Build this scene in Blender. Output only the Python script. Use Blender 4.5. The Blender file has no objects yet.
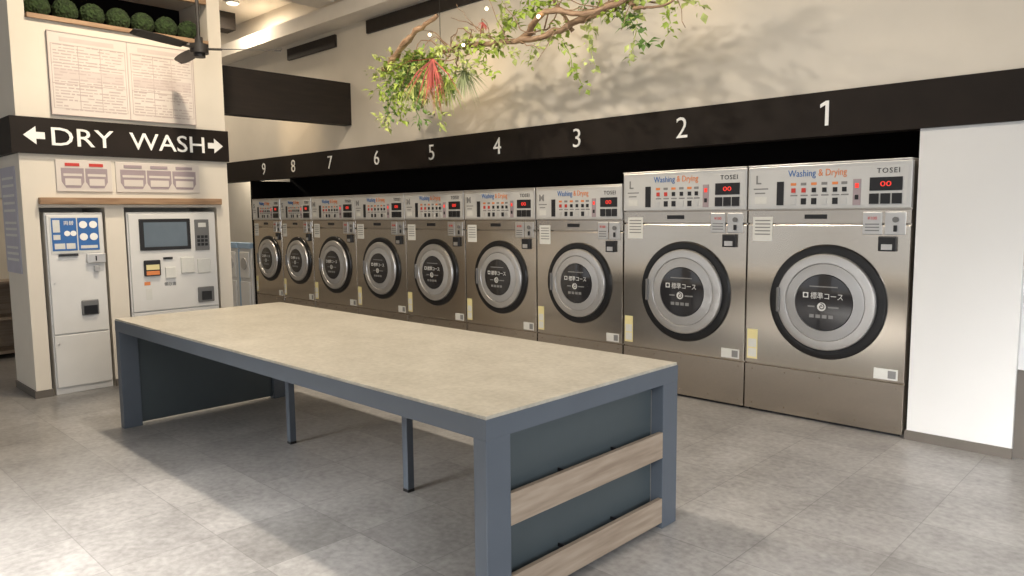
import bpy, bmesh, math, random
from mathutils import Vector, Matrix
random.seed(7)
C=bpy.context.collection
bpy.context.scene.view_settings.view_transform='Standard'
# ---------------------------------------------------------------- materials
def mat(name,col,rough=.5,metal=0,emit=None,es=1,noise=0,nscale=8,bump=0,spec=.5,stretch=None,trans=0,alpha=1,coat=0,aniso=0):
    m=bpy.data.materials.new(name);m.use_nodes=True;nt=m.node_tree;b=nt.nodes['Principled BSDF']
    b.inputs['Base Color'].default_value=(*col,1);b.inputs['Roughness'].default_value=rough;b.inputs['Metallic'].default_value=metal
    b.inputs['Specular IOR Level'].default_value=spec
    if coat: b.inputs['Coat Weight'].default_value=coat
    if trans: b.inputs['Transmission Weight'].default_value=trans
    if emit: b.inputs['Emission Color'].default_value=(*emit,1);b.inputs['Emission Strength'].default_value=es
    if aniso:
        b.inputs['Anisotropic'].default_value=aniso
        tg=nt.nodes.new('ShaderNodeTangent');tg.direction_type='RADIAL';tg.axis='Z';nt.links.new(tg.outputs[0],b.inputs['Tangent'])
    if noise or bump:
        tc=nt.nodes.new('ShaderNodeTexCoord');n=nt.nodes.new('ShaderNodeTexNoise');n.inputs['Scale'].default_value=nscale;n.inputs['Detail'].default_value=6
        src=tc.outputs['Object']
        if stretch:
            mp=nt.nodes.new('ShaderNodeMapping');mp.inputs['Scale'].default_value=stretch;nt.links.new(src,mp.inputs[0]);src=mp.outputs[0]
        nt.links.new(src,n.inputs['Vector'])
        if noise:
            r=nt.nodes.new('ShaderNodeValToRGB');r.color_ramp.elements[0].position=.3;r.color_ramp.elements[1].position=.7
            r.color_ramp.elements[0].color=(*[c*(1-noise) for c in col],1);r.color_ramp.elements[1].color=(*[min(1,c*(1+noise)) for c in col],1)
            nt.links.new(n.outputs['Fac'],r.inputs[0]);nt.links.new(r.outputs[0],b.inputs['Base Color'])
        if bump:
            bp=nt.nodes.new('ShaderNodeBump');bp.inputs['Strength'].default_value=bump;bp.inputs['Distance'].default_value=.01
            nt.links.new(n.outputs['Fac'],bp.inputs['Height']);nt.links.new(bp.outputs[0],b.inputs['Normal'])
    return m
def stone(name,c1,c2,rough,s1,s2,tiles=None,pos=(.36,.66)):
    m=mat(name,c1,rough);nt=m.node_tree;b=nt.nodes['Principled BSDF'];L=nt.links.new;N=nt.nodes.new
    tc=N('ShaderNodeTexCoord')
    n1=N('ShaderNodeTexNoise');n1.inputs['Scale'].default_value=s1;n1.inputs['Detail'].default_value=10;n1.inputs['Roughness'].default_value=.75
    n2=N('ShaderNodeTexNoise');n2.inputs['Scale'].default_value=s2;n2.inputs['Detail'].default_value=8
    r=N('ShaderNodeValToRGB');e=r.color_ramp.elements;e[0].position=pos[0];e[0].color=(*c1,1);e[1].position=pos[1];e[1].color=(*c2,1)
    mx=N('ShaderNodeMix');mx.data_type='FLOAT';mx.inputs[0].default_value=.4
    L(tc.outputs['Object'],n1.inputs['Vector']);L(tc.outputs['Object'],n2.inputs['Vector'])
    L(n1.outputs['Fac'],mx.inputs[2]);L(n2.outputs['Fac'],mx.inputs[3]);L(mx.outputs[0],r.inputs[0])
    if tiles:
        br=N('ShaderNodeTexBrick');br.offset=0;br.inputs['Scale'].default_value=1;br.inputs['Brick Width'].default_value=tiles;br.inputs['Row Height'].default_value=tiles
        br.inputs['Mortar Size'].default_value=.0025;br.inputs['Color1'].default_value=(.84,.84,.84,1);br.inputs['Color2'].default_value=(1.14,1.14,1.14,1);br.inputs['Mortar'].default_value=(.74,.74,.74,1)
        L(tc.outputs['Object'],br.inputs['Vector'])
        mm=N('ShaderNodeMix');mm.data_type='RGBA';mm.blend_type='MULTIPLY';mm.inputs[0].default_value=1
        L(r.outputs[0],mm.inputs[6]);L(br.outputs['Color'],mm.inputs[7]);L(mm.outputs[2],b.inputs['Base Color'])
    else: L(r.outputs[0],b.inputs['Base Color'])
    bp=N('ShaderNodeBump');bp.inputs['Strength'].default_value=.10;bp.inputs['Distance'].default_value=.004;L(n2.outputs['Fac'],bp.inputs['Height']);L(bp.outputs[0],b.inputs['Normal'])
    return m
def wood_mat(name,c1,c2,sc=(1,12,12),dist=.6):
    m=mat(name,c1,.6);nt=m.node_tree;b=nt.nodes['Principled BSDF'];N=nt.nodes.new;L=nt.links.new
    tc=N('ShaderNodeTexCoord');mp=N('ShaderNodeMapping');mp.inputs['Scale'].default_value=sc
    n=N('ShaderNodeTexNoise');n.inputs['Scale'].default_value=3;n.inputs['Detail'].default_value=8;n.inputs['Distortion'].default_value=dist
    r=N('ShaderNodeValToRGB');r.color_ramp.elements[0].position=.3;r.color_ramp.elements[1].position=.68
    r.color_ramp.elements[0].color=(*c1,1);r.color_ramp.elements[1].color=(*c2,1)
    L(tc.outputs['Object'],mp.inputs[0]);L(mp.outputs[0],n.inputs['Vector']);L(n.outputs['Fac'],r.inputs[0]);L(r.outputs[0],b.inputs['Base Color'])
    return m
M={}
M['wall']=mat('cream_plaster',(.67,.62,.54),.85,noise=.03,nscale=3,bump=.08)
M['panelwall']=mat('white_painted_board',(.68,.68,.675),.6,noise=.02,nscale=2)
M['ceil']=mat('ceiling_paint',(.78,.73,.66),.9,noise=.02)
M['floor']=stone('vinyl_stone_tile',(.18,.173,.168),(.36,.35,.342),.30,2.6,30,.46)
M['band']=mat('dark_brown_band',(.014,.010,.008),.6,noise=.2,nscale=4,spec=.2)
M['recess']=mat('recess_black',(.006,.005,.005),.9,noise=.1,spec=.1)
M['beam_slot']=wood_mat('dark_beam_and_slot_shade',(.010,.007,.005),(.020,.013,.010),(8,1,8))  # beam stain, also the painted dark of the wall slots
M['steel']=mat('brushed_steel',(.63,.565,.485),.19,1,noise=.06,nscale=30,stretch=(1,1,14),aniso=.75)
M['steel2']=mat('brushed_steel_kick',(.55,.49,.42),.21,1,noise=.06,nscale=30,stretch=(1,1,14),aniso=.75)
M['chrome']=mat('satin_chrome',(.62,.61,.60),.32,.85,noise=.03)
M['doorgrey']=mat('door_satin_grey',(.42,.42,.425),.28,.4,noise=.03)
M['doorgrey2']=mat('door_inner_grey',(.16,.16,.16),.4,.2,noise=.03)
M['rubber']=mat('black_gasket',(.006,.006,.007),.3,noise=.05)
M['glass']=mat('dark_door_glass',(.024,.023,.025),.1,0,noise=.05,coat=.5)
M['ctrl']=mat('control_panel_silver',(.62,.61,.59),.3,.7,noise=.02)
M['face']=mat('control_face_grey',(.58,.58,.57),.38,.3,noise=.02)
M['white']=mat('white_print',(.85,.85,.83),.5,noise=.01)
M['dimwhite']=mat('soft_white_print',(.62,.62,.61),.5,noise=.01)
M['black']=mat('black_plastic',(.010,.010,.012),.35,noise=.05)
M['red']=mat('red_plastic',(.50,.04,.03),.4,noise=.03)
M['led']=mat('red_led',(.3,.01,.01),.4,emit=(1,.05,.03),es=1.0,noise=.01)
M['blue']=mat('blue_print',(.03,.13,.38),.5,noise=.02)
M['paleblue']=mat('pale_blue_plastic',(.32,.45,.60),.5,noise=.02)
M['orange']=mat('orange_print',(.66,.22,.07),.5,noise=.02)
M['yellow']=mat('yellow_label',(.72,.64,.33),.5,noise=.03)
M['label']=mat('pale_label',(.62,.62,.59),.45,noise=.03,nscale=40)
M['grey']=mat('grey_print',(.20,.20,.20),.5,noise=.03)
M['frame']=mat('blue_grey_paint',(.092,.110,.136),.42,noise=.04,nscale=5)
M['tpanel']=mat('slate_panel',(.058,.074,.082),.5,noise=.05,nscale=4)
M['top']=stone('beige_stone_laminate',(.38,.35,.29),(.53,.495,.42),.30,4,42,None,(.38,.62))
M['plank']=wood_mat('greyed_wood',(.25,.19,.14),(.38,.305,.235),(8,1.2,14),.15)
M['ledge']=wood_mat('light_brown_wood',(.20,.115,.06),(.36,.23,.135),(10,1,10))
M['base']=mat('grey_brown_skirting',(.12,.105,.09),.6,noise=.04)
M['kiosk']=mat('white_steel_cabinet',(.68,.675,.66),.4,.1,noise=.02)
M['screen']=mat('blue_grey_screen',(.09,.11,.13),.15,emit=(.3,.42,.5),es=.08,noise=.05)
M['board']=mat('pale_menu_board',(.61,.555,.51),.4,noise=.03,nscale=3)
M['pink']=mat('faded_pink_print',(.46,.38,.36),.5,noise=.05)
M['pinkl']=mat('faded_violet_print',(.32,.26,.28),.5,noise=.05)
M['tblock']=mat('faded_grey_pink_block',(.53,.46,.43),.5,noise=.05)
M['leaf']=mat('yellow_green_leaf',(.34,.46,.07),.5,noise=.4,nscale=12)
M['leaf2']=mat('pale_green_leaf',(.46,.53,.17),.5,noise=.35,nscale=12)
M['leaf3']=mat('deep_green_leaf',(.14,.26,.05),.5,noise=.4,nscale=12)
M['airp']=mat('silver_green_leaf',(.40,.46,.25),.6,noise=.2,nscale=12)
M['redp']=mat('red_dried_leaf',(.52,.11,.09),.6,noise=.3,nscale=12)
M['drift']=wood_mat('driftwood',(.15,.085,.05),(.45,.30,.19),(2,12,12))
M['moss']=mat('moss_green',(.020,.038,.010),.95,noise=.6,nscale=30,bump=.6)
M['bulb']=mat('warm_bulb',(1,.8,.5),.4,emit=(1,.78,.45),es=10,noise=.01)
M['fan']=mat('fan_black',(.012,.010,.009),.5,noise=.05)
M['lampmat']=mat('downlight_lens',(1,.9,.75),.4,emit=(1,.85,.62),es=6,noise=.01)
M['wframe']=mat('dark_aluminium',(.05,.05,.05),.4,.6,noise=.05)
M['poster']=mat('lavender_poster',(.42,.41,.48),.5,noise=.05)
# ---------------------------------------------------------------- builders
def link(o,parent=None,**kw):
    C.objects.link(o)
    if parent: o.parent=parent
    for k,v in kw.items(): o[k]=v
    return o
def mesh_obj(name,bm,m,parent=None,smooth=False,**kw):
    me=bpy.data.meshes.new(name);bm.normal_update();bm.to_mesh(me);bm.free()
    if m: me.materials.append(M[m])
    if smooth:
        for p in me.polygons:p.use_smooth=True
    return link(bpy.data.objects.new(name,me),parent,**kw)
def abox(bm,x0,x1,y0,y1,z0,z1,bev=0):
    r=bmesh.ops.create_cube(bm,size=1,matrix=Matrix.Translation(((x0+x1)/2,(y0+y1)/2,(z0+z1)/2))@Matrix.Diagonal((x1-x0,y1-y0,z1-z0,1)))
    if bev:
        vs=set(r['verts']);es=[e for e in bm.edges if e.verts[0] in vs and e.verts[1] in vs]
        bmesh.ops.bevel(bm,geom=es,offset=bev,segments=2,affect='EDGES',profile=.5)
def box(name,x0,x1,y0,y1,z0,z1,m,parent=None,bev=0,**kw):
    bm=bmesh.new();abox(bm,x0,x1,y0,y1,z0,z1,bev);return mesh_obj(name,bm,m,parent,**kw)
def boxes(name,lst,m,parent=None,bev=0,**kw):
    bm=bmesh.new()
    for b in lst: abox(bm,*b,bev)
    return mesh_obj(name,bm,m,parent,**kw)
def each(name,lst,m,parent=None,bev=0):
    for b in lst: box(name,*b,m,parent,bev)
def addcyl(bm,c,r,d,axis='Y',seg=24,r2=None):
    R={'Y':Matrix.Rotation(math.pi/2,4,'X'),'Z':Matrix.Identity(4),'X':Matrix.Rotation(math.pi/2,4,'Y')}[axis]
    bmesh.ops.create_cone(bm,cap_ends=True,segments=seg,radius1=r,radius2=r if r2 is None else r2,depth=d,matrix=Matrix.Translation(c)@R)
def cyl(name,c,r,d,m,parent=None,axis='Y',seg=24,**kw):
    bm=bmesh.new();addcyl(bm,c,r,d,axis,seg);return mesh_obj(name,bm,m,parent,**kw)
def lathe(name,prof,cx,cz,m,parent,seg=64,**kw):
    bm=bmesh.new();rings=[]
    for r,y in prof:
        if r<1e-6: rings.append([bm.verts.new((cx,y,cz))])
        else: rings.append([bm.verts.new((cx+r*math.cos(2*math.pi*i/seg),y,cz+r*math.sin(2*math.pi*i/seg))) for i in range(seg)])
    for a,b in zip(rings,rings[1:]):
        for i in range(seg):
            j=(i+1)%seg
            if len(a)==1: f=[a[0],b[i],b[j]]
            elif len(b)==1: f=[a[i],a[j],b[0]]
            else: f=[a[i],a[j],b[j],b[i]]
            bm.faces.new(f)
    bmesh.ops.recalc_face_normals(bm,faces=bm.faces)
    if sum(f.normal.y*f.calc_area() for f in bm.faces)>0: bmesh.ops.reverse_faces(bm,faces=bm.faces)
    o=mesh_obj(name,bm,m,parent,smooth=True,**kw)
    try: o.data.set_sharp_from_angle(angle=math.radians(35))
    except Exception: pass
    return o
def text(name,body,size,loc,m,parent=None,bold=0,fitw=None,depth=.002,align='CENTER',rotz=0,spacing=1,**kw):
    cu=bpy.data.curves.new('t','FONT');cu.body=body;cu.size=size;cu.align_x=align;cu.align_y='CENTER';cu.extrude=depth;cu.offset=bold;cu.space_character=spacing;cu.resolution_u=3
    o=bpy.data.objects.new('t',cu);C.objects.link(o);bpy.context.view_layer.update()
    me=bpy.data.meshes.new_from_object(o.evaluated_get(bpy.context.evaluated_depsgraph_get()))
    bpy.data.objects.remove(o)
    if len(me.vertices):
        xs=[v.co.x for v in me.vertices];ys=[v.co.y for v in me.vertices]
        cx=(min(xs)+max(xs))/2 if align=='CENTER' else min(xs);cy=(min(ys)+max(ys))/2
        s=fitw/(max(xs)-min(xs)) if fitw else 1
        me.transform(Matrix.Translation(Vector(loc))@Matrix.Rotation(rotz,4,'Z')@Matrix.Rotation(math.pi/2,4,'X')@Matrix.Diagonal((s,1,1,1))@Matrix.Translation((-cx,-cy,0)))
    me.name=name;me.materials.clear();me.materials.append(M[m])
    return link(bpy.data.objects.new(name,me),parent,**kw)
def plate(name,pts,y,th,m,parent=None,**kw):
    bm=bmesh.new();vs=[bm.verts.new((x,y,z)) for x,z in pts];f=bm.faces.new(vs)
    e=bmesh.ops.extrude_face_region(bm,geom=[f]);bmesh.ops.translate(bm,verts=[v for v in e['geom'] if isinstance(v,bmesh.types.BMVert)],vec=(0,th,0))
    bmesh.ops.recalc_face_normals(bm,faces=bm.faces)
    return mesh_obj(name,bm,m,parent,**kw)
def thing(name,loc,label,category,rot=0,group=None):
    o=bpy.data.objects.new(name,None);o.empty_display_size=.1;o.location=loc;o.rotation_euler=(0,0,rot);C.objects.link(o)
    o['label']=label;o['category']=category
    if group:o['group']=group
    return o
def copy_thing(root,loc,label=None):
    def rec(o,par):
        n=o.copy();C.objects.link(n)
        if par: n.parent=par
        for ch in list(o.children): rec(ch,n)
        return n
    n=rec(root,None);n.location=loc
    if label:n['label']=label
    return n
def S(o): o['kind']='structure';return o
# ---------------------------------------------------------------- constants
D=5.005;KX=-6.79;CZ=4.12
# ---------------------------------------------------------------- room shell
S(box('floor',-13.5,3.2,-3.6,7,-.1,0,'floor'))
S(box('ceiling',-13.5,3.2,-3.6,7,CZ,CZ+.12,'ceil'))
S(boxes('wall_back',[(-13.5,3.2,D+.0,D+.12,2.226,CZ)],'wall'))
S(box('trim_1',-13.0,1.6,D-.02,D+.12,1.939,2.226,'band'))
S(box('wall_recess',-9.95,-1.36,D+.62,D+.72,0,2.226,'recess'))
S(box('wall_partition',-9.95,-9.905,D,D+.62,0,1.939,'recess'))
S(box('trim_2',-9.95,-1.36,D+.12,D+.62,2.0,2.06,'recess'))
S(boxes('wall_niche',[(-13.5,-9.95,D+.62,D+.74,0,2.226)],'wall'))
S(boxes('wall_panel',[(-1.36,-.80,D-.0,D+.62,0,1.939)],'panelwall'))
S(box('baseboard_panel',-1.37,-.795,D-.014,D,0,.06,'base'))
S(box('wall_beside',-.80,3.2,D+.05,D+.15,0,1.939,'panelwall'))
S(box('trim_12',-.80,3.2,D+.03,D+.05,0,.52,'base'))
S(box('wall_far',-13.6,-13.5,-3.6,7,0,CZ,'wall'))
S(boxes('wall_right',[(3.2,3.3,-3.6,7,0,.15),(3.2,3.3,-3.6,7,3.0,CZ),(3.2,3.3,3.9,7,.15,3.0)],'wall'))
WX=[-12.6,-10.0,-7.4,-4.8,-2.2,.4]
S(boxes('wall_front',[(-13.5,3.2,-3.7,-3.6,0,.2),(-13.5,3.2,-3.7,-3.6,3.0,CZ),(-13.5,-12.6,-3.7,-3.6,.2,3.0)]+[(x+2.0,x+2.6,-3.7,-3.6,.2,3.0) for x in WX],'wall'))  # unseen; columns and window spacing shaped to stripe the steel reflections
for i,x in enumerate(WX):
    S(boxes('window_%d'%(i+1),[(x,x+.06,-3.68,-3.62,.2,3.0),(x+1.94,x+2.0,-3.68,-3.62,.2,3.0),(x+.06,x+1.94,-3.68,-3.62,.2,.26),(x+.06,x+1.94,-3.68,-3.62,2.94,3.0)],'wframe'))
S(box('trim_3',-7.02,-5.1,D-.03,D,3.46,3.60,'beam_slot'))  # dark panel on the wall, coloured to look like a shaded recessed slot
S(box('trim_4',-8.75,-7.65,D-.03,D,3.42,3.56,'beam_slot'))  # second slot, its recess shade also put in as dark colour
S(box('trim_5',-13,3,D-.28,D,3.62,3.78,'ceil'))
S(boxes('trim_6',[(x,x+.35,-3.5,D-.28,3.8,CZ) for x in (-7.6,-4.6)],'ceil'))
S(box('trim_7',-9.85,-9.6,3.3,D-.28,3.90,CZ,'beam_slot'))
S(box('trim_8',-7.55,-7.40,3.19,D,2.49,2.97,'beam_slot'))
# ---------------------------------------------------------------- kiosk block
KB=-8.2
S(boxes('wall_kiosk',[(KB,-7.4,1.52,3.19,1.62,CZ),(-7.42,-7.4,1.63,3.07,0,1.62),(-7.4,KX,1.52,1.63,0,CZ),(-7.4,KX,3.07,3.19,0,CZ),(-7.4,KX,2.11,2.26,0,1.53),
   (-7.4,KX,1.63,3.07,1.53,3.0),(-7.4,KX,1.63,3.07,3.42,CZ)],'wall'))
S(boxes('baseboard_kiosk',[(KX,KX+.012,1.52,1.64,0,.06),(KX,KX+.012,3.07,3.19,0,.06),(KX,KX+.012,2.11,2.26,0,.06),(-7.4,KX+.012,1.508,1.52,0,.06)],'base'))
S(boxes('trim_9',[(-7.385,KX+.03,1.64,3.06,3.0,3.035)],'ledge'))
S(box('trim_10',KX-.02,KX+.02,1.64,3.06,3.36,3.42,'ledge'))
S(box('trim_11',-7.395,-7.38,1.635,3.065,3.035,3.42,'recess'))
t=thing('wooden_shelf',(-9.0,1.1,0),"low open light wooden shelf behind the payment pillar","shelf")
each('side_board',[(-.35,0,-.9,-.87,0,.8),(-.35,0,.87,.9,0,.8)],'plank',t)
each('shelf_board',[(-.35,0,-.87,.87,z,z+.03) for z in (.05,.4,.77)],'plank',t)
box('back_board',-.37,-.35,-.9,.9,0,.8,'plank',t)
box('wooden_ledge',KX,KX+.06,1.63,3.10,1.555,1.61,'ledge',bev=.004,label="light brown wooden ledge above the two payment cabinets",category="shelf")
sg=thing('direction_sign',(KX,1.5,1.954),"dark wraparound sign reading DRY and WASH with white arrows","sign",rot=math.pi/2)
b=boxes('sign_board',[(-.03,1.70,-.035,0,0,.282),(-.03,0.02,0,1.3,0,.282)],'band',sg)
text('lettering','DRY',.205,(.475,-.037,.14),'white',sg,bold=.0005,fitw=.46,depth=.003)
text('lettering','WASH',.205,(1.15,-.037,.14),'white',sg,bold=.0005,fitw=.64,depth=.003)
def arrow(cx,cz,s,dirn,par):
    pts=[(-s,0),(s*.12,s*.9),(s*.12,s*.34),(s*.9,s*.34),(s*.9,-s*.34),(s*.12,-s*.34),(s*.12,-s*.9)]
    return plate('arrow',[(cx+(p[0] if dirn<0 else -p[0]),cz+p[1]) for p in pts],-.038,.006,'white',par)
arrow(.13,.14,.078,-1,sg);arrow(1.57,.14,.074,1,sg)
rb=random.Random(5)
t=thing('price_board',(KX,1.765,2.27),"wide pale translucent menu board with faded pink print and tables","notice board",rot=math.pi/2)
w=1.15;h=.655
box('panel',0,w,-.018,-.002,0,h,'board',t,bev=.003)
boxes('frame',[(0,w,-.022,-.002,0,.006),(0,w,-.022,-.002,h-.006,h),(0,.006,-.022,-.002,.006,h-.006),(w-.006,w,-.022,-.002,.006,h-.006),(.588,.594,-.022,-.018,.006,h-.006)],'pink',t)
for x0,x1 in ((.02,.57),(.615,1.13)):
    lines=[];z=h-.04;ww=x1-x0
    box('heading_bar',x0+ww*.12,x0+ww*.85,-.0190,-.018,z-.035,z,'tblock',t)
    box('table_block',x0+ww*.03,x0+ww*.97,-.0188,-.018,.28,.37,'tblock',t)
    z-=.065
    while z>.03:
        x=x0+ww*.03
        while x<x1-.03:
            x2=min(x+rb.uniform(.02,.09),x1-.01)
            if rb.random()<.8: lines.append((x,x2,-.0195,-.018,z,z+rb.choice((.007,.010))))
            x=x2+.012
        z-=.024
    boxes('printed_text',lines,'pink',t)
    boxes('table_grid',[(x0,x1,-.0198,-.018,zz,zz+.004) for zz in (h*.08,h*.38,h*.62,h*.85)]+[(xx,xx+.004,-.0198,-.018,h*.08,h*.85) for xx in (x0,x0+ww*.35,x0+ww*.65,x1)],'pink',t)
def picto(y0,y1,n,label):
    t=thing('pictogram_panel',(KX,y0,1.66),label,"notice board",rot=math.pi/2,group="pictogram panels on the payment wall")
    w=y1-y0;box('panel',0,w,-.014,-.002,0,.255,'board',t,bev=.003)
    for i in range(n):
        cw=(w-.06)/n;a=.03+cw*i+.006;b_=.03+cw*(i+1)-.006
        o=plate('washer_pictogram',[(a,.19),(b_,.19),(b_,.08),(b_-.03,.03),(a+.03,.03),(a,.08)],-.0165,.004,'pinkl',t)
        boxes('pictogram_window',[(a+.025,b_-.025,-.0185,-.0165,.05,.105),(a+.015,b_-.015,-.0185,-.0165,.125,.145)],'board',o)
        box('pictogram_bar',a+.03,b_-.03,-.0185,-.014,.205,.230,'red' if n==2 else 'pinkl',o)
picto(1.765,2.18,2,"pale panel with two mauve washer pictograms");picto(2.21,2.92,3,"pale panel with three mauve washer pictograms")
t=thing('wall_poster',(-7.39,1.52,1.0),"lavender printed poster on the side of the payment wall","poster")
box('sheet',0,.46,-.008,0,0,.86,'poster',t);boxes('printed_text',[(.05,.41,-.0095,-.008,z,z+.02) for z in (.76,.70,.62,.56,.5,.4,.35,.3,.2,.15,.1)],'label',t)
for i in range(7):
    y=1.75+i*.2
    bm=bmesh.new();bmesh.ops.create_icosphere(bm,subdivisions=4,radius=.094)
    for v in list(bm.verts): v.co*=1+random.uniform(-.07,.05)
    o=mesh_obj('moss_ball',bm,'moss',None,label="round dark green moss ball on the high wooden shelf",category="plant",group="moss balls on the high shelf")
    o.location=(-6.92,y,3.035+.092)
# change machine
t=thing('change_machine',(KX,1.66,0),"tall narrow white change machine with a blue front panel","machine",rot=math.pi/2)
w=.43;H=1.49
box('body',0,w,0,.5,.0,H,'kiosk',t,bev=.006)
box('door',.01,w-.01,-.02,0,.5,1.47,'kiosk',t,bev=.005);box('lower_door',.01,w-.01,-.02,0,.06,.49,'kiosk',t,bev=.005)
box('instruction_panel',.03,.395,-.026,-.02,1.16,1.455,'label',t)
each('blue_panel',[(.04,.22,-.029,-.026,1.18,1.445),(.23,.385,-.029,-.026,1.18,1.445)],'blue',t)
each('printed_text',[(.05,.10,-.0305,-.029,1.33,1.43),(.055,.13,-.0305,-.029,1.195,1.24),(.245,.37,-.0305,-.029,1.195,1.22),(.05,.10,-.0305,-.029,1.27,1.31),(.14,.205,-.0305,-.029,1.195,1.24)],'label',t)
text('lettering','両替',.038,(.165,-.0305,1.405),'white',t)
for q,z in ((.15,1.32),(.195,1.32),(.27,1.39),(.345,1.39),(.27,1.29),(.345,1.29)): cyl('round_sticker',(q,-.03,z),.022 if q<.2 else .030,.004,'white',t,seg=20)
box('bill_slot',.08,.22,-.04,-.02,1.135,1.155,'black',t,bev=.003)
box('coin_unit',.28,.42,-.055,-.02,1.07,1.15,'chrome',t,bev=.006);box('coin_slot',.34,.35,-.058,-.055,1.09,1.13,'black',t)
box('lock',.33,.37,-.05,-.02,1.0,1.05,'doorgrey',t,bev=.004)
box('coin_return',.22,.35,-.035,-.02,.64,.765,'doorgrey2',t,bev=.008);box('coin_tray',.235,.335,-.045,-.035,.65,.72,'black',t)
for z in (.92,.42): cyl('rivet',(.04,-.022,z),.008,.006,'chrome',t,seg=12)
# payment terminal
t=thing('payment_terminal',(KX,2.275,0),"white payment terminal with a touch screen and card reader","machine",rot=math.pi/2)
w=.775
box('body',0,w,0,.5,0,H,'kiosk',t,bev=.006);box('door',.01,w-.01,-.02,0,.62,1.475,'kiosk',t,bev=.005);box('lower_door',.01,w-.01,-.02,0,.06,.61,'kiosk',t,bev=.005)
s=box('screen',.09,.53,-.035,-.02,1.155,1.43,'black',t,bev=.005);box('display',.125,.495,-.038,-.035,1.185,1.40,'screen',s)
box('reader_panel',.57,.70,-.035,-.02,1.14,1.42,'doorgrey2',t,bev=.005)
each('keypad_key',[(.585+.035*i,.61+.035*i,-.041,-.035,1.18+.035*j,1.205+.035*j) for i in range(3) for j in range(3)],'black',t)
box('card_logo',.60,.67,-.038,-.035,1.35,1.39,'label',t)
box('touch_pad',.11,.25,-.045,-.02,.93,1.07,'black',t,bev=.01);box('touch_mark',.125,.235,-.048,-.045,.985,1.03,'yellow',t);box('touch_mark',.125,.235,-.048,-.045,.94,.975,'orange',t)
box('printer_slot',.28,.36,-.03,-.02,1.07,1.09,'black',t);box('receipt_unit',.43,.55,-.04,-.02,.94,1.08,'label',t,bev=.005)
box('bill_unit',.29,.38,-.04,-.02,.9,1.0,'label',t,bev=.005)
box('coin_slot',.58,.70,-.035,-.02,.93,1.06,'label',t,bev=.006)
box('coin_return',.57,.72,-.04,-.02,.66,.80,'doorgrey2',t,bev=.008);box('coin_tray',.60,.69,-.05,-.04,.68,.76,'black',t)
box('notice_sticker',.12,.17,-.022,-.02,.72,.82,'label',t);box('notice_sticker',.11,.16,-.0225,-.02,.85,.88,'orange',t)
text('lettering','領収書',.035,(.33,-.022,.85),'grey',t)
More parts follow.
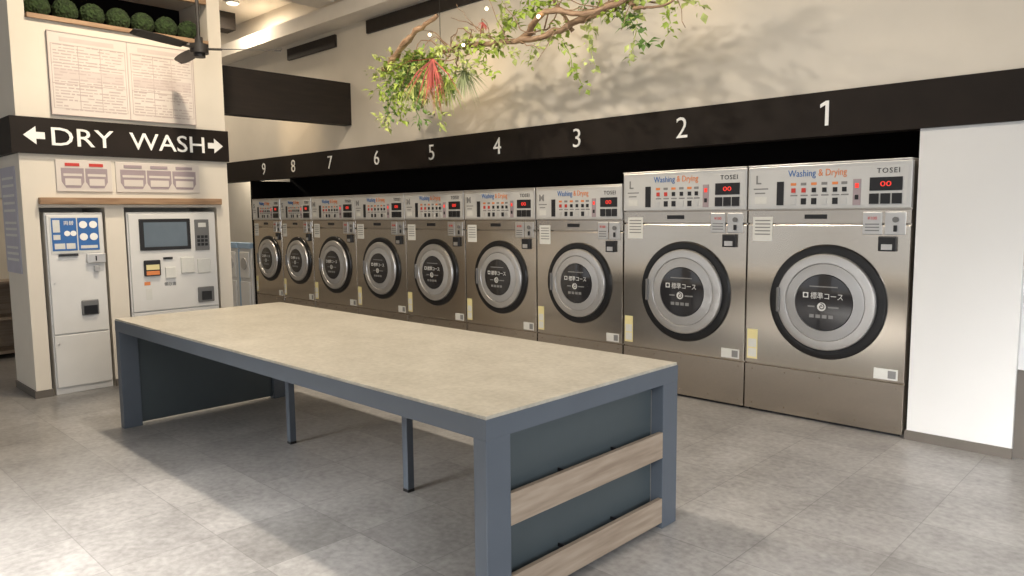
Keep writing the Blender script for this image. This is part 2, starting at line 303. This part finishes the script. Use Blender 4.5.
# ---------------------------------------------------------------- washers
def washer(W,H,letter,r,fx,cz,ph,label):
    t=thing('washer_dryer',(0,0,0),label,"washing machine",group="washer dryers along the wall")
    g=.005
    box('body',g,W-g,.015,.60,.02,H-.01,'steel2',t,bev=.004)
    k=box('kick_plate',g,W-g,-.004,.015,.02,.345,'steel2',t,bev=.003)
    for i in range(5):
        for z in (.31,.06): cyl('screw',(g+.05+(W-2*g-.1)*i/4,-.006,z),.006,.006,'steel2',k,seg=8)
    box('foot_rail',g+.02,W-g-.02,.03,.5,0,.02,'black',t)
    f=box('front_panel',g,W-g,-.006,.015,.355,H-ph-.105,'steel',t,bev=.004)
    box('service_strip',g,W-g,-.006,.015,H-ph-.095,H-ph-.005,'steel2',t,bev=.003)
    p=box('control_panel',g,W-g,-.02,.015,H-ph,H-.012,'ctrl',t,bev=.006)
    box('panel_cap',g,W-g,-.022,.3,H-.012,H,'chrome',t,bev=.003)
    X=lambda q:g+(W-2*g)*q
    Z=lambda q:H-.012-(ph-.012)*q
    def pb(nm,a,b,c,d,m,yy=.004): return box(nm,X(a),X(b),-.02-yy,-.02,Z(d),Z(c),m,p)
    pb('panel_face',.02,.98,.08,.93,'face',.001)
    text('lettering',letter,.085,(X(.075),-.023,Z(.3)),'grey',p,bold=.001)
    pb('size_note',.04,.14,.5,.53,'grey',.002);pb('size_note',.05,.12,.6,.63,'grey',.002);pb('size_note',.05,.13,.7,.86,'label',.003)
    pb('card_slot',.20,.245,.36,.9,'black',.006)
    text('lettering','Washing',.065,(X(.36),-.023,Z(.21)),'blue',p,fitw=W*.175,depth=.001,bold=.0)
    text('lettering','& Drying',.065,(X(.55),-.023,Z(.21)),'orange',p,fitw=W*.17,depth=.001,bold=.0)
    text('lettering','TOSEI',.045,(X(.87),-.023,Z(.20)),'black',p,fitw=W*.125,depth=.001,bold=.0,spacing=1.2)
    for i,q in enumerate((.29,.355,.42,.485,.55,.605)):
        pb('course_label',q,q+.035,.40,.46,'grey' if i%2 else 'orange',.003)
        pb('course_button',q+.006,q+.032,.52,.62,'red' if i in(0,1) else 'black',.006)
        pb('course_label',q,q+.045,.67,.70,'grey',.003)
        pb('course_button',q+.004,q+.036,.75,.89,'black' if i in (1,2,4) else 'ctrl',.005)
    pb('selector_strip',.675,.72,.36,.92,'pinkl',.004);pb('selector_lamp',.687,.708,.45,.55,'led',.006);pb('selector_lamp',.687,.708,.7,.8,'black',.006)
    dsp=pb('display',.77,.95,.34,.62,'black',.006)
    text('digits','00',.045,(X(.86),-.0265,Z(.48)),'led',p,fitw=W*.06,depth=.0008,bold=.0)
    for q in (.77,.833,.896): pb('start_button',q,q+.053,.68,.90,'black',.008)
    cx=X(fx)
    lathe('door_gasket',[(r*1.01,-.004),(r*1.01,-.014),(r*.99,-.024),(r*.92,-.029),(r*.86,-.026),(r*.84,-.004)],cx,cz,'rubber',t)
    d=lathe('door',[(r*.855,-.015),(r*.85,-.034),(r*.835,-.042),(r*.78,-.046),(r*.69,-.046),(r*.68,-.040),(r*.675,-.025)],cx,cz,'chrome',t)
    lathe('door_ring',[(r*.68,-.034),(r*.67,-.040),(r*.65,-.042),(r*.56,-.046),(r*.50,-.050),(r*.49,-.034)],cx,cz,'doorgrey',d)
    lathe('door_glass',[(r*.495,-.038),(r*.485,-.051),(r*.3,-.055),(0,-.057)],cx,cz,'glass',d)
    yt=-.058
    text('lettering','標準コース',r*.13,(cx+r*.06,yt,cz+r*.12),'dimwhite',d,fitw=r*.55,depth=.001,bold=.0)
    ic=box('course_icon',cx-r*.35,cx-r*.255,yt-.001,yt+.001,cz+r*.075,cz+r*.17,'dimwhite',d,bev=.0005);lathe('icon_drum',[(r*.032,yt-.0012),(r*.029,yt-.0018),(0,yt-.002)],cx-r*.302,cz+r*.123,'black',ic,seg=16)
    sw=lathe('swirl_icon',[(r*.075,yt+.0005),(r*.075,yt-.001),(0,yt-.0015)],cx-r*.02,cz-r*.07,'dimwhite',d,seg=24)
    bm=bmesh.new();pts=[]
    for i in range(15):
        a=i/14*math.pi*2.6;rr=r*(.012+.045*i/14);pts.append((cx-r*.02+rr*math.cos(a),cz-r*.07+rr*math.sin(a)))
    for (xa,za),(xb,zb) in zip(pts,pts[1:]):
        dx,dz=xb-xa,zb-za;l=math.hypot(dx,dz) or 1;nx,nz=-dz/l*r*.009,dx/l*r*.009
        bm.faces.new([bm.verts.new((xa+nx,yt-.0025,za+nz)),bm.verts.new((xb+nx,yt-.0025,zb+nz)),bm.verts.new((xb-nx,yt-.0025,zb-nz)),bm.verts.new((xa-nx,yt-.0025,za-nz))])
    bmesh.ops.remove_doubles(bm,verts=bm.verts,dist=.0015);mesh_obj('swirl_line',bm,'black',sw)
    each('small_print',[(cx-r*.26,cx-r*.14,yt-.001,yt+.001,cz-r*.085,cz-r*.06),(cx+r*.09,cx+r*.27,yt-.001,yt+.001,cz-r*.085,cz-r*.06)],'grey',d)
    each('small_print',[(cx+dx*r,cx+(dx+.08)*r,yt+.001,yt+.004,cz-r*.27,cz-r*.21) for dx in (-.23,-.12,-.01,.10)],'grey',d)
    box('small_print',cx-r*.24,cx+r*.24,yt+.0005,yt+.004,cz+r*.27,cz+r*.29,'grey',d)
    bm=bmesh.new();abox(bm,cx-r*.84,cx-r*.785,-.060,-.036,cz-r*.22,cz+r*.22,.006);mesh_obj('door_handle',bm,'doorgrey2',d)
    zt=H-ph-.02
    box('coin_plate',X(.735),X(.845),-.016,-.006,zt-.145,zt,'chrome',t,bev=.004)
    box('coin_plate',X(.86),X(.975),-.016,-.006,zt-.145,zt,'chrome',t,bev=.004)
    cyl('coin_lock',(X(.92),-.02,zt-.05),.018,.012,'doorgrey2',t,seg=20);box('coin_slot',X(.91),X(.93),-.026,-.016,zt-.125,zt-.085,'black',t,bev=.003)
    cb=box('coin_box',X(.83),X(.93),-.03,-.006,zt-.25,zt-.155,'black',t,bev=.006);box('coin_return',X(.85),X(.91),-.034,-.03,zt-.24,zt-.205,'chrome',cb)
    text('lettering','¥100',.028,(X(.79),-.0175,zt-.04),'red',t,depth=.001);boxes('small_print',[(X(.75),X(.83),-.0175,-.016,zt-q-.008,zt-q) for q in (.075,.095,.115)],'grey',t)
    l=box('instruction_label',X(.035),X(.17),-.0085,-.006,zt-.20,zt-.03,'label',t);boxes('small_print',[(X(.05),X(.155),-.0095,-.0085,zt-.06-q*.024,zt-.052-q*.024) for q in range(5)],'grey',l)
    box('name_plate',X(.38),X(.52),-.009,-.006,H-ph-.065,H-ph-.035,'black',t)
    l=box('warning_label',X(.012),X(.085),-.0085,-.006,.385,.60,'yellow',t);each('small_print',[(X(.02),X(.078),-.0095,-.0085,.40,.46),(X(.02),X(.078),-.0095,-.0085,.47,.53)],'label',l)
    l=box('capacity_label',X(.83),X(.965),-.0085,-.006,.365,.435,'label',t);box('small_print',X(.91),X(.955),-.0095,-.0085,.375,.425,'grey',l)
    return t
XS=[-1.3812,-2.4592,-3.5374,-4.4993,-5.4614,-6.4211,-7.3760,-8.3287,-9.1081,-9.8881]
L1=washer(1.078,1.768,'L',.385,.53,.835,.31,"large stainless steel washer dryer beside the white wall panel");L1.location=(XS[1],D,0)
copy_thing(L1,(XS[2],D,0),"large stainless steel washer dryer under the number two")
M1=washer(.958,1.68,'M',.35,.515,.84,.29,"medium stainless steel washer dryer under the number three");M1.location=(XS[3],D,0)
for i,wd in zip((4,5,6,7),('four','five','six','seven')): copy_thing(M1,(XS[i],D,0),"medium stainless steel washer dryer under the number "+wd)
S1=washer(.779,1.68,'S',.31,.53,.86,.29,"small stainless steel washer dryer under the number eight");S1.location=(XS[8],D,0)
copy_thing(S1,(XS[9],D,0),"small stainless steel washer dryer under the number nine")
for i in range(9):
    cx=(XS[i]+XS[i+1])/2
    kw=dict(label="white number %d on the dark band over the machines"%(i+1),category="sign",group="machine numbers on the band")
    if i==0: plate('wall_number',[(cx+.016,2.005),(cx+.016,2.165),(cx-.004,2.165),(cx-.040,2.144),(cx-.040,2.122),(cx-.006,2.140),(cx-.006,2.005)],D-.026,.006,'white',None,**kw)
    else: text('wall_number',str(i+1),.226,(cx,D-.022,2.085),'white',None,bold=-.001,depth=.003,**kw)
t=thing('shoe_washer',(-10.36,D-.02,0),"small white and pale blue laundry machine beside the washer row","washing machine",group="small white machines")
box('body',0,.38,0,.5,0,1.0,'kiosk',t,bev=.01);box('top_panel',0,.38,-.02,.1,.98,1.06,'paleblue',t,bev=.006)
box('door',.05,.33,-.02,0,.55,.93,'kiosk',t,bev=.01);lathe('window',[(.09,-.02),(.085,-.03),(0,-.032)],.19,.76,'doorgrey',t,seg=32);box('lower_door',.05,.33,-.02,0,.08,.5,'kiosk',t,bev=.01);box('side_stripe',.0,.03,-.012,0,.05,.97,'paleblue',t)
copy_thing(t,(-10.78,D-.02,0))
# ---------------------------------------------------------------- table
TX0,TX1,TY0,TY1,TH=-5.4102,-1.7664,1.6977,2.9302,.7594
t=thing('work_table',(0,0,0),"long blue-grey folding table with beige stone-look top","table")
lt=.065;lw=.12;ap=.085
top=box('table_top',TX0+.004,TX1-.004,TY0+.004,TY1-.004,TH-.012,TH,'top',t)
boxes('frame',[(TX0,TX1,TY0,TY0+.04,TH-ap,TH-.012),(TX0,TX1,TY1-.04,TY1,TH-ap,TH-.012),(TX0,TX0+lt,TY0+.04,TY1-.04,TH-ap,TH-.012),(TX1-lt,TX1,TY0+.04,TY1-.04,TH-ap,TH-.012)]
   +[(x,x+.04,TY0+.04,TY1-.04,TH-ap+.01,TH-.012) for x in (-4.22,-3.02)],'frame',t)
box('under_panel',TX0+lt,TX1-lt,TY0+.04,TY1-.04,TH-.03,TH-.012,'frame',t)
for x in (TX0,TX1-lt):
    for y in (TY0,TY1-lw): box('leg',x,x+lt,y,y+lw,.0,TH-ap,'frame',t,bev=.003)
for x in (-4.2,-3.0):
    l=box('leg',x-.021,x+.021,2.294,2.336,.015,TH-ap,'frame',t,bev=.003);box('foot_plate',x-.021,x+.021,2.294,2.336,0,.015,'black',l)
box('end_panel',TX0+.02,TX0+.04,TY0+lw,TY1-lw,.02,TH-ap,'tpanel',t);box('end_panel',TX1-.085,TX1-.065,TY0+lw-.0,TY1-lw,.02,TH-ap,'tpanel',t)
for z0,z1 in ((.335,.455),(.03,.145)):
    pl=box('plank',TX1-.022,TX1+.0,TY0+lw,TY1-lw,z0,z1,'plank',t,bev=.002)
    each('bracket',[(TX1-.066,TX1-.022,y,y+.005,z1-.02,z1-.006) for y in (2.15,2.5)],'black',pl)
# ---------------------------------------------------------------- ceiling fan
F=thing('ceiling_fan',(-5.94,2.61,2.77),"black ceiling fan hanging on a long downrod","ceiling fan")
cyl('downrod',(0,0,.68),.014,1.27,'fan',F,axis='Z',seg=16)
bm=bmesh.new();addcyl(bm,(0,0,0),.07,.07,'Z',32);addcyl(bm,(0,0,-.05),.045,.03,'Z',32);addcyl(bm,(0,0,.06),.03,.06,'Z',24);mesh_obj('motor_housing',bm,'fan',F)
cyl('ceiling_canopy',(0,0,1.32),.06,.06,'fan',F,axis='Z')
for k in range(3):
    a=math.radians(52+120*k)
    bm=bmesh.new();abox(bm,.06,.17,-.015,.015,-.006,.006)
    n=10;rows=[]
    for i in range(n+1):
        x=.15+.48*i/n;wd=.032+.024*math.sin(math.pi*min(1,i/n*.8+.1))
        if i==n: wd*=.6
        rows.append([bm.verts.new((x,-wd,-.012)),bm.verts.new((x,wd,.012)),bm.verts.new((x,wd,.018)),bm.verts.new((x,-wd,-.006))])
    for p,q in zip(rows,rows[1:]):
        for i in range(4): bm.faces.new((p[i],p[(i+1)%4],q[(i+1)%4],q[i]))
    bm.faces.new(rows[0][::-1]);bm.faces.new(rows[-1])
    bmesh.ops.recalc_face_normals(bm,faces=bm.faces)
    o=mesh_obj('fan_blade',bm,'fan',F);o.rotation_euler=(0,0,a)
# ---------------------------------------------------------------- branch and foliage
def tube(bm,pts,rads,seg=8):
    rings=[];n=len(pts)
    for i,p in enumerate(pts):
        p=Vector(p);tg=(Vector(pts[min(i+1,n-1)])-Vector(pts[max(i-1,0)])).normalized();u=tg.orthogonal().normalized() if abs(tg.z)>.95 else tg.cross(Vector((0,0,1))).normalized();v=tg.cross(u)
        rings.append([bm.verts.new(p+(u*math.cos(2*math.pi*k/seg)+v*math.sin(2*math.pi*k/seg))*rads[i]) for k in range(seg)])
    for a,b in zip(rings,rings[1:]):
        for k in range(seg): bm.faces.new((a[k],a[(k+1)%seg],b[(k+1)%seg],b[k]))
    bm.faces.new(rings[0][::-1]);bm.faces.new(rings[-1])
def wig(pts,n,amp,rnd):
    out=[];P=[Vector(p) for p in pts]
    for i in range(len(P)-1):
        for k in range(n):
            tt=k/n;p0=P[max(i-1,0)];p1=P[i];p2=P[i+1];p3=P[min(i+2,len(P)-1)]
            q=.5*((2*p1)+(p2-p0)*tt+(2*p0-5*p1+4*p2-p3)*tt*tt+(3*p1-p0-3*p2+p3)*tt**3)
            out.append(q+Vector((rnd.uniform(-amp,amp),rnd.uniform(-amp,amp),rnd.uniform(-amp,amp))))
    out.append(P[-1]);return out
rnd=random.Random(3)
BY=4.4
O=Vector((-4.2,BY,2.85))
br=thing('driftwood_garland',O,"driftwood branch with trailing green vines, air plants and red tufts","plant")
def stick(name,pts,r0,r1,amp=.012):
    q=wig([Vector((x,BY+y,z))-O for x,y,z in pts],6,amp,rnd);bm=bmesh.new();n=len(q)
    tube(bm,q,[(r0+(r1-r0)*i/(n-1))*rnd.uniform(.8,1.2) for i in range(n)]);return mesh_obj(name,bm,'drift',br,smooth=True)
stick('main_branch',[(-5.75,.05,2.78),(-5.3,0,2.84),(-4.8,.0,2.88),(-4.2,-.08,2.80),(-3.7,-.08,2.80),(-3.3,-.05,2.88),(-2.9,-.08,2.97),(-2.4,-.1,3.1)],.018,.032)
stick('twig',[(-5.8,-.1,2.80),(-5.4,-.18,2.95),(-5.15,-.2,3.05),(-4.9,-.2,3.12)],.034,.018)
stick('twig',[(-4.1,0,2.82),(-3.7,-.17,2.93),(-3.3,-.2,2.83),(-2.95,-.17,2.88)],.028,.018)
stick('twig',[(-3.6,0,2.8),(-3.75,.05,3.0),(-3.95,.1,3.15),(-4.2,.1,3.25)],.016,.008)
stick('twig',[(-3.1,0,2.93),(-2.9,-.15,2.8),(-2.7,-.18,2.78),(-2.45,-.18,2.83)],.013,.006)
stick('twig',[(-4.9,.03,2.87),(-5.0,.1,2.72),(-5.15,.15,2.62)],.010,.004)
for k in range(26):
    x=rnd.uniform(-5.2,-2.6);z=2.84+ (x+4.2)*.03;a=rnd.choice((-1,1));l=rnd.uniform(.2,.55)
    stick('twig',[(x,0,z),(x+a*l*.5,-.12,z+rnd.uniform(-.08,.2)),(x+a*l,-.2,z+rnd.uniform(-.3,.35))],.007,.002,.01)
for x in (-3.4,-5.1): box('hanging_cord',x+4.2,x+4.204,0,.004,.0,CZ-2.85,'fan',br)
def leafquad(bm,base,d,up,l,w,fold=.25):
    d=d.normalized();s=d.cross(up)
    if s.length<.1:s=d.orthogonal()
    s.normalize();nrm=s.cross(d)
    b=bm.verts.new(base);tip=bm.verts.new(base+d*l-nrm*l*.15);m1=bm.verts.new(base+d*l*.45+s*w+nrm*w*fold);m2=bm.verts.new(base+d*l*.45-s*w+nrm*w*fold);mid=bm.verts.new(base+d*l*.5)
    bm.faces.new((b,m1,mid));bm.faces.new((m1,tip,mid));bm.faces.new((b,mid,m2));bm.faces.new((mid,tip,m2))
def vine(pts,m,ls=.05,dens=90,wratio=.42,rad=.06,amp=.015):
    dens*=.95;ls*=1.08
    q=wig([Vector(p)-O for p in pts],8,amp,rnd)
    bm=bmesh.new();tube(bm,q,[.0035]*len(q),5)
    st=mesh_obj('leafy_vine',bm,m,br)
    ln=sum((q[i+1]-q[i]).length for i in range(len(q)-1));n=int(ln*dens)
    bm=bmesh.new()
    for k in range(n):
        i=rnd.randrange(len(q)-1);p=q[i].lerp(q[i+1],rnd.random())
        d=Vector((rnd.gauss(0,1),rnd.gauss(0,.8),rnd.gauss(-.15,.9))).normalized()
        off=rnd.random()*rad
        leafquad(bm,p+d*off,(d+Vector((0,0,-.2))).normalized(),Vector((rnd.gauss(0,.4),-.6,1)),ls*rnd.uniform(.4,1.4),ls*wratio*rnd.uniform(.6,1.1))
    mesh_obj('leaves',bm,m,st)
for dx,dz in ((-.42,-.25),(-.3,-.45),(-.12,-.5),(.05,-.42),(-.5,-.05),(.2,-.3),(-.2,-.35),(.12,-.55),(-.38,-.55),(.3,-.12),(.45,-.35),(.55,-.2),(.38,-.55),(-.15,-.1),(.0,-.3)):
    x0=-5.38;z0=2.82
    vine([(x0,BY-.05,z0),(x0+dx*.6,BY-.12,z0+dz*.35+.06),(x0+dx*1.08,BY-.14,z0+dz)],rnd.choice(('leaf','leaf2','leaf2','leaf','leaf3')),.06,200,.29,.09)
vine([(-5.2,BY-.05,2.8),(-5.0,BY-.1,2.62),(-4.85,BY-.1,2.5)],'leaf3',.05,90)
vine([(-5.2,BY-.05,2.85),(-5.0,BY-.1,2.9),(-4.75,BY-.1,2.8),(-4.6,BY-.1,2.62)],'leaf2',.055,120,.3)
vine([(-4.9,BY,2.88),(-4.65,BY-.05,2.95),(-4.3,BY-.1,2.86),(-4.1,BY-.1,2.7)],'leaf2',.055,80)
vine([(-4.8,BY,2.9),(-4.6,BY-.05,2.86),(-4.4,BY-.1,2.75)],'leaf',.055,80)
vine([(-4.4,BY,2.82),(-4.2,BY-.1,2.95),(-3.9,BY-.1,3.02),(-3.6,BY-.1,2.98)],'leaf',.06,100)
vine([(-4.5,BY,2.8),(-4.45,BY-.1,2.68),(-4.3,BY-.12,2.55)],'leaf',.05,80)
vine([(-4.2,BY,2.9),(-4.25,BY-.1,3.1),(-4.05,BY-.15,3.25)],'leaf2',.065,90)
vine([(-4.0,BY,2.9),(-3.85,BY-.1,3.1),(-3.65,BY-.15,3.15)],'leaf',.065,100)
vine([(-3.7,BY,2.85),(-3.6,BY-.1,2.7),(-3.5,BY-.1,2.52),(-3.42,BY-.08,2.38)],'leaf',.05,80)
vine([(-3.4,BY,2.85),(-3.35,BY-.1,2.7),(-3.3,BY-.1,2.5)],'leaf2',.055,90)
vine([(-3.2,BY,2.9),(-3.0,BY-.1,2.75),(-2.85,BY-.1,2.55)],'leaf3',.06,100)
vine([(-3.2,BY,2.95),(-2.9,BY-.1,2.95),(-2.6,BY-.1,2.82),(-2.45,BY-.1,2.74)],'leaf2',.06,100)
vine([(-3.0,BY,2.95),(-2.7,BY-.1,3.05),(-2.4,BY-.1,2.95)],'leaf',.055,90)
vine([(-3.5,BY,2.9),(-3.3,BY-.1,3.05),(-3.0,BY-.1,3.1)],'leaf3',.055,90)
vine([(-3.05,BY,2.9),(-2.95,BY-.1,2.7),(-3.0,BY-.1,2.45)],'leaf2',.05,90)
vine([(-2.8,BY,2.95),(-2.7,BY-.1,2.75),(-2.72,BY-.1,2.6)],'leaf',.05,90)
vine([(-3.3,BY,2.88),(-3.15,BY-.1,2.85),(-3.05,BY-.1,2.95),(-2.8,BY-.1,2.9)],'leaf',.055,90)
vine([(-3.75,BY,2.82),(-3.9,BY-.1,2.7),(-3.95,BY-.1,2.58)],'leaf2',.05,80)
def spiky(name,c,n,l,m,down=.2,w=.006,sx=1):
    bm=bmesh.new();c=Vector(c)-O
    for k in range(n):
        d=Vector((rnd.gauss(0,1)*sx,rnd.gauss(0,.7)*sx,rnd.gauss(-down,.9))).normalized();ll=l*rnd.uniform(.6,1.1)
        s=d.orthogonal().normalized()*w;pts=[c,c+d*ll*.5,c+d*ll-Vector((0,0,ll*.25))]
        a=[bm.verts.new(pts[0]-s),bm.verts.new(pts[0]+s),bm.verts.new(pts[1]+s*.8),bm.verts.new(pts[1]-s*.8)];tp=bm.verts.new(pts[2]);bm.faces.new(a);bm.faces.new((a[3],a[2],tp))
    return mesh_obj(name,bm,m,br)
spiky('air_plant',(-4.74,BY-.05,2.66),90,.26,'airp',.8,.004)
spiky('air_plant',(-4.92,BY-.1,2.60),90,.26,'leaf2',1.0,.004)
spiky('air_plant',(-5.35,BY-.1,2.66),90,.28,'leaf2',.9,.004)
spiky('dried_flower',(-4.92,BY-.24,2.76),46,.38,'redp',2.0,.005,.9)
spiky('dried_flower',(-4.45,BY-.1,3.0),12,.10,'redp',1.2,.005)
for p in ((-4.62,BY-.16,2.84),(-4.35,BY-.15,3.08),(-3.2,BY-.2,2.98),(-3.75,BY-.2,2.9),(-5.0,BY-.2,2.98),(-2.75,BY-.2,2.93)):
    bm=bmesh.new();bmesh.ops.create_uvsphere(bm,u_segments=16,v_segments=10,radius=.013);o=mesh_obj('fairy_light',bm,'bulb',br,smooth=True);o.location=Vector(p)-O
# ---------------------------------------------------------------- lamps
def lamp(name,typ,loc,energy,col,size=.3,target=None,spot=60,blend=.6,sy=None,spread=None):
    l=bpy.data.lights.new(name,typ);l.energy=energy;l.color=col
    if typ=='AREA':
        l.size=size
        if sy: l.shape='RECTANGLE';l.size_y=sy
        else: l.shape='DISK'
        if spread: l.spread=math.radians(spread)
    if typ=='SPOT': l.spot_size=math.radians(spot);l.spot_blend=blend;l.shadow_soft_size=size
    o=bpy.data.objects.new(name,l);C.objects.link(o);o.location=loc
    if target:
        d=Vector(target)-Vector(loc);o.rotation_euler=d.to_track_quat('-Z','Y').to_euler()
    return o
warm=(1,.84,.63);mild=(1,.90,.77)
for x,y,e,c in ((-5.4,2.35,92,warm),(-3.6,2.35,56,mild),(-1.8,2.35,46,mild),(-9.1,4.45,26,warm),(-11.2,4.0,36,warm),(-4.5,-.6,8,mild),(-1,-.6,8,mild)):  # the far-left warm one is added to brighten the gap past the machines
    dl=thing('downlight',(x,y,CZ),"recessed warm ceiling downlight with a white rim","lamp",group="ceiling downlights")
    cyl('rim',(0,0,-.012),.085,.024,'white',dl,axis='Z',seg=32);cyl('lens',(0,0,-.027),.065,.006,'lampmat',dl,axis='Z',seg=32)
    lamp('downlight_lamp','AREA',(x,y,CZ-.05),e,c,.2,(x,y,0))
lamp('niche_fill','AREA',(-11.0,D+.36,2.5),14,(1,.88,.7),.3,(-11.0,D+.4,0))  # added fill without a fixture, lightens the niche wall behind the band
for x,y,z,e,tz,sz,an in ((-5.6,3.6,4.0,60,2.6,.08,36),(-8.9,3.6,4.0,80,2.5,.05,36),(-7.4,3.6,4.0,10,2.6,.1,38),(-5.0,4.66,3.55,8,2.4,.05,70),(-4.1,4.66,3.55,9,2.4,.05,70),(-2.9,4.66,3.55,9,2.4,.05,70)):
    lamp('wall_spot','SPOT',(x,y,z),e,(1,.71,.39),sz,(x+(.3 if y<4 else 0),D,tz),an,1.0)
lamp('plant_fill','SPOT',(-4.6,2.9,3.9),34,(1,.84,.58),.16,(-5.2,BY,2.65),34,1.0)  # added fill from the front, brightens the left foliage
lamp('plant_fill','SPOT',(-2.8,2.9,3.9),16,(1,.84,.58),.3,(-3.2,BY,2.8),40,1.0)  # same kind of added fill for the right foliage
lamp('pillar_fill','SPOT',(-4.6,1.6,4.0),30,(1,.84,.66),.1,(KX,2.2,1.6),60,1.0)  # added fill, makes the payment pillar brighter and warmer
W=bpy.data.worlds.new('World');bpy.context.scene.world=W;W.use_nodes=True
nt=W.node_tree;bg=nt.nodes['Background'];bg.inputs[1].default_value=.92
bg.inputs[0].default_value=(.92,.96,1,1)
lamp('window_daylight','AREA',(3.0,1.4,1.9),56,(.93,.96,1),3.2,(-.3,2.4,0),sy=2.0,spread=110)
lamp('window_daylight','AREA',(.8,-3.4,2.3),48,(1,.98,.95),1.8,(.2,2.0,0),sy=1.2,spread=34)
lamp('window_daylight','AREA',(-3.6,-3.4,2.8),62,(1,.97,.92),2.2,(-3.3,.2,0),sy=1.0,spread=30)
# ---------------------------------------------------------------- camera
f,p,a,r=735.3628,.1013,.7670,-.0094
Fw=Vector((-math.sin(a)*math.cos(p),math.cos(a)*math.cos(p),-math.sin(p)));R=Vector((math.cos(a),math.sin(a),0));U=R.cross(Fw)
R2=R*math.cos(r)+U*math.sin(r);U2=U*math.cos(r)-R*math.sin(r)
cd=bpy.data.cameras.new('Camera');cd.sensor_width=36;cd.lens=f*36/1024;cam=bpy.data.objects.new('Camera',cd);C.objects.link(cam)
mw=Matrix((R2,U2,-Fw)).transposed().to_4x4();mw.translation=Vector((0,0,1.45));cam.matrix_world=mw
bpy.context.scene.camera=cam
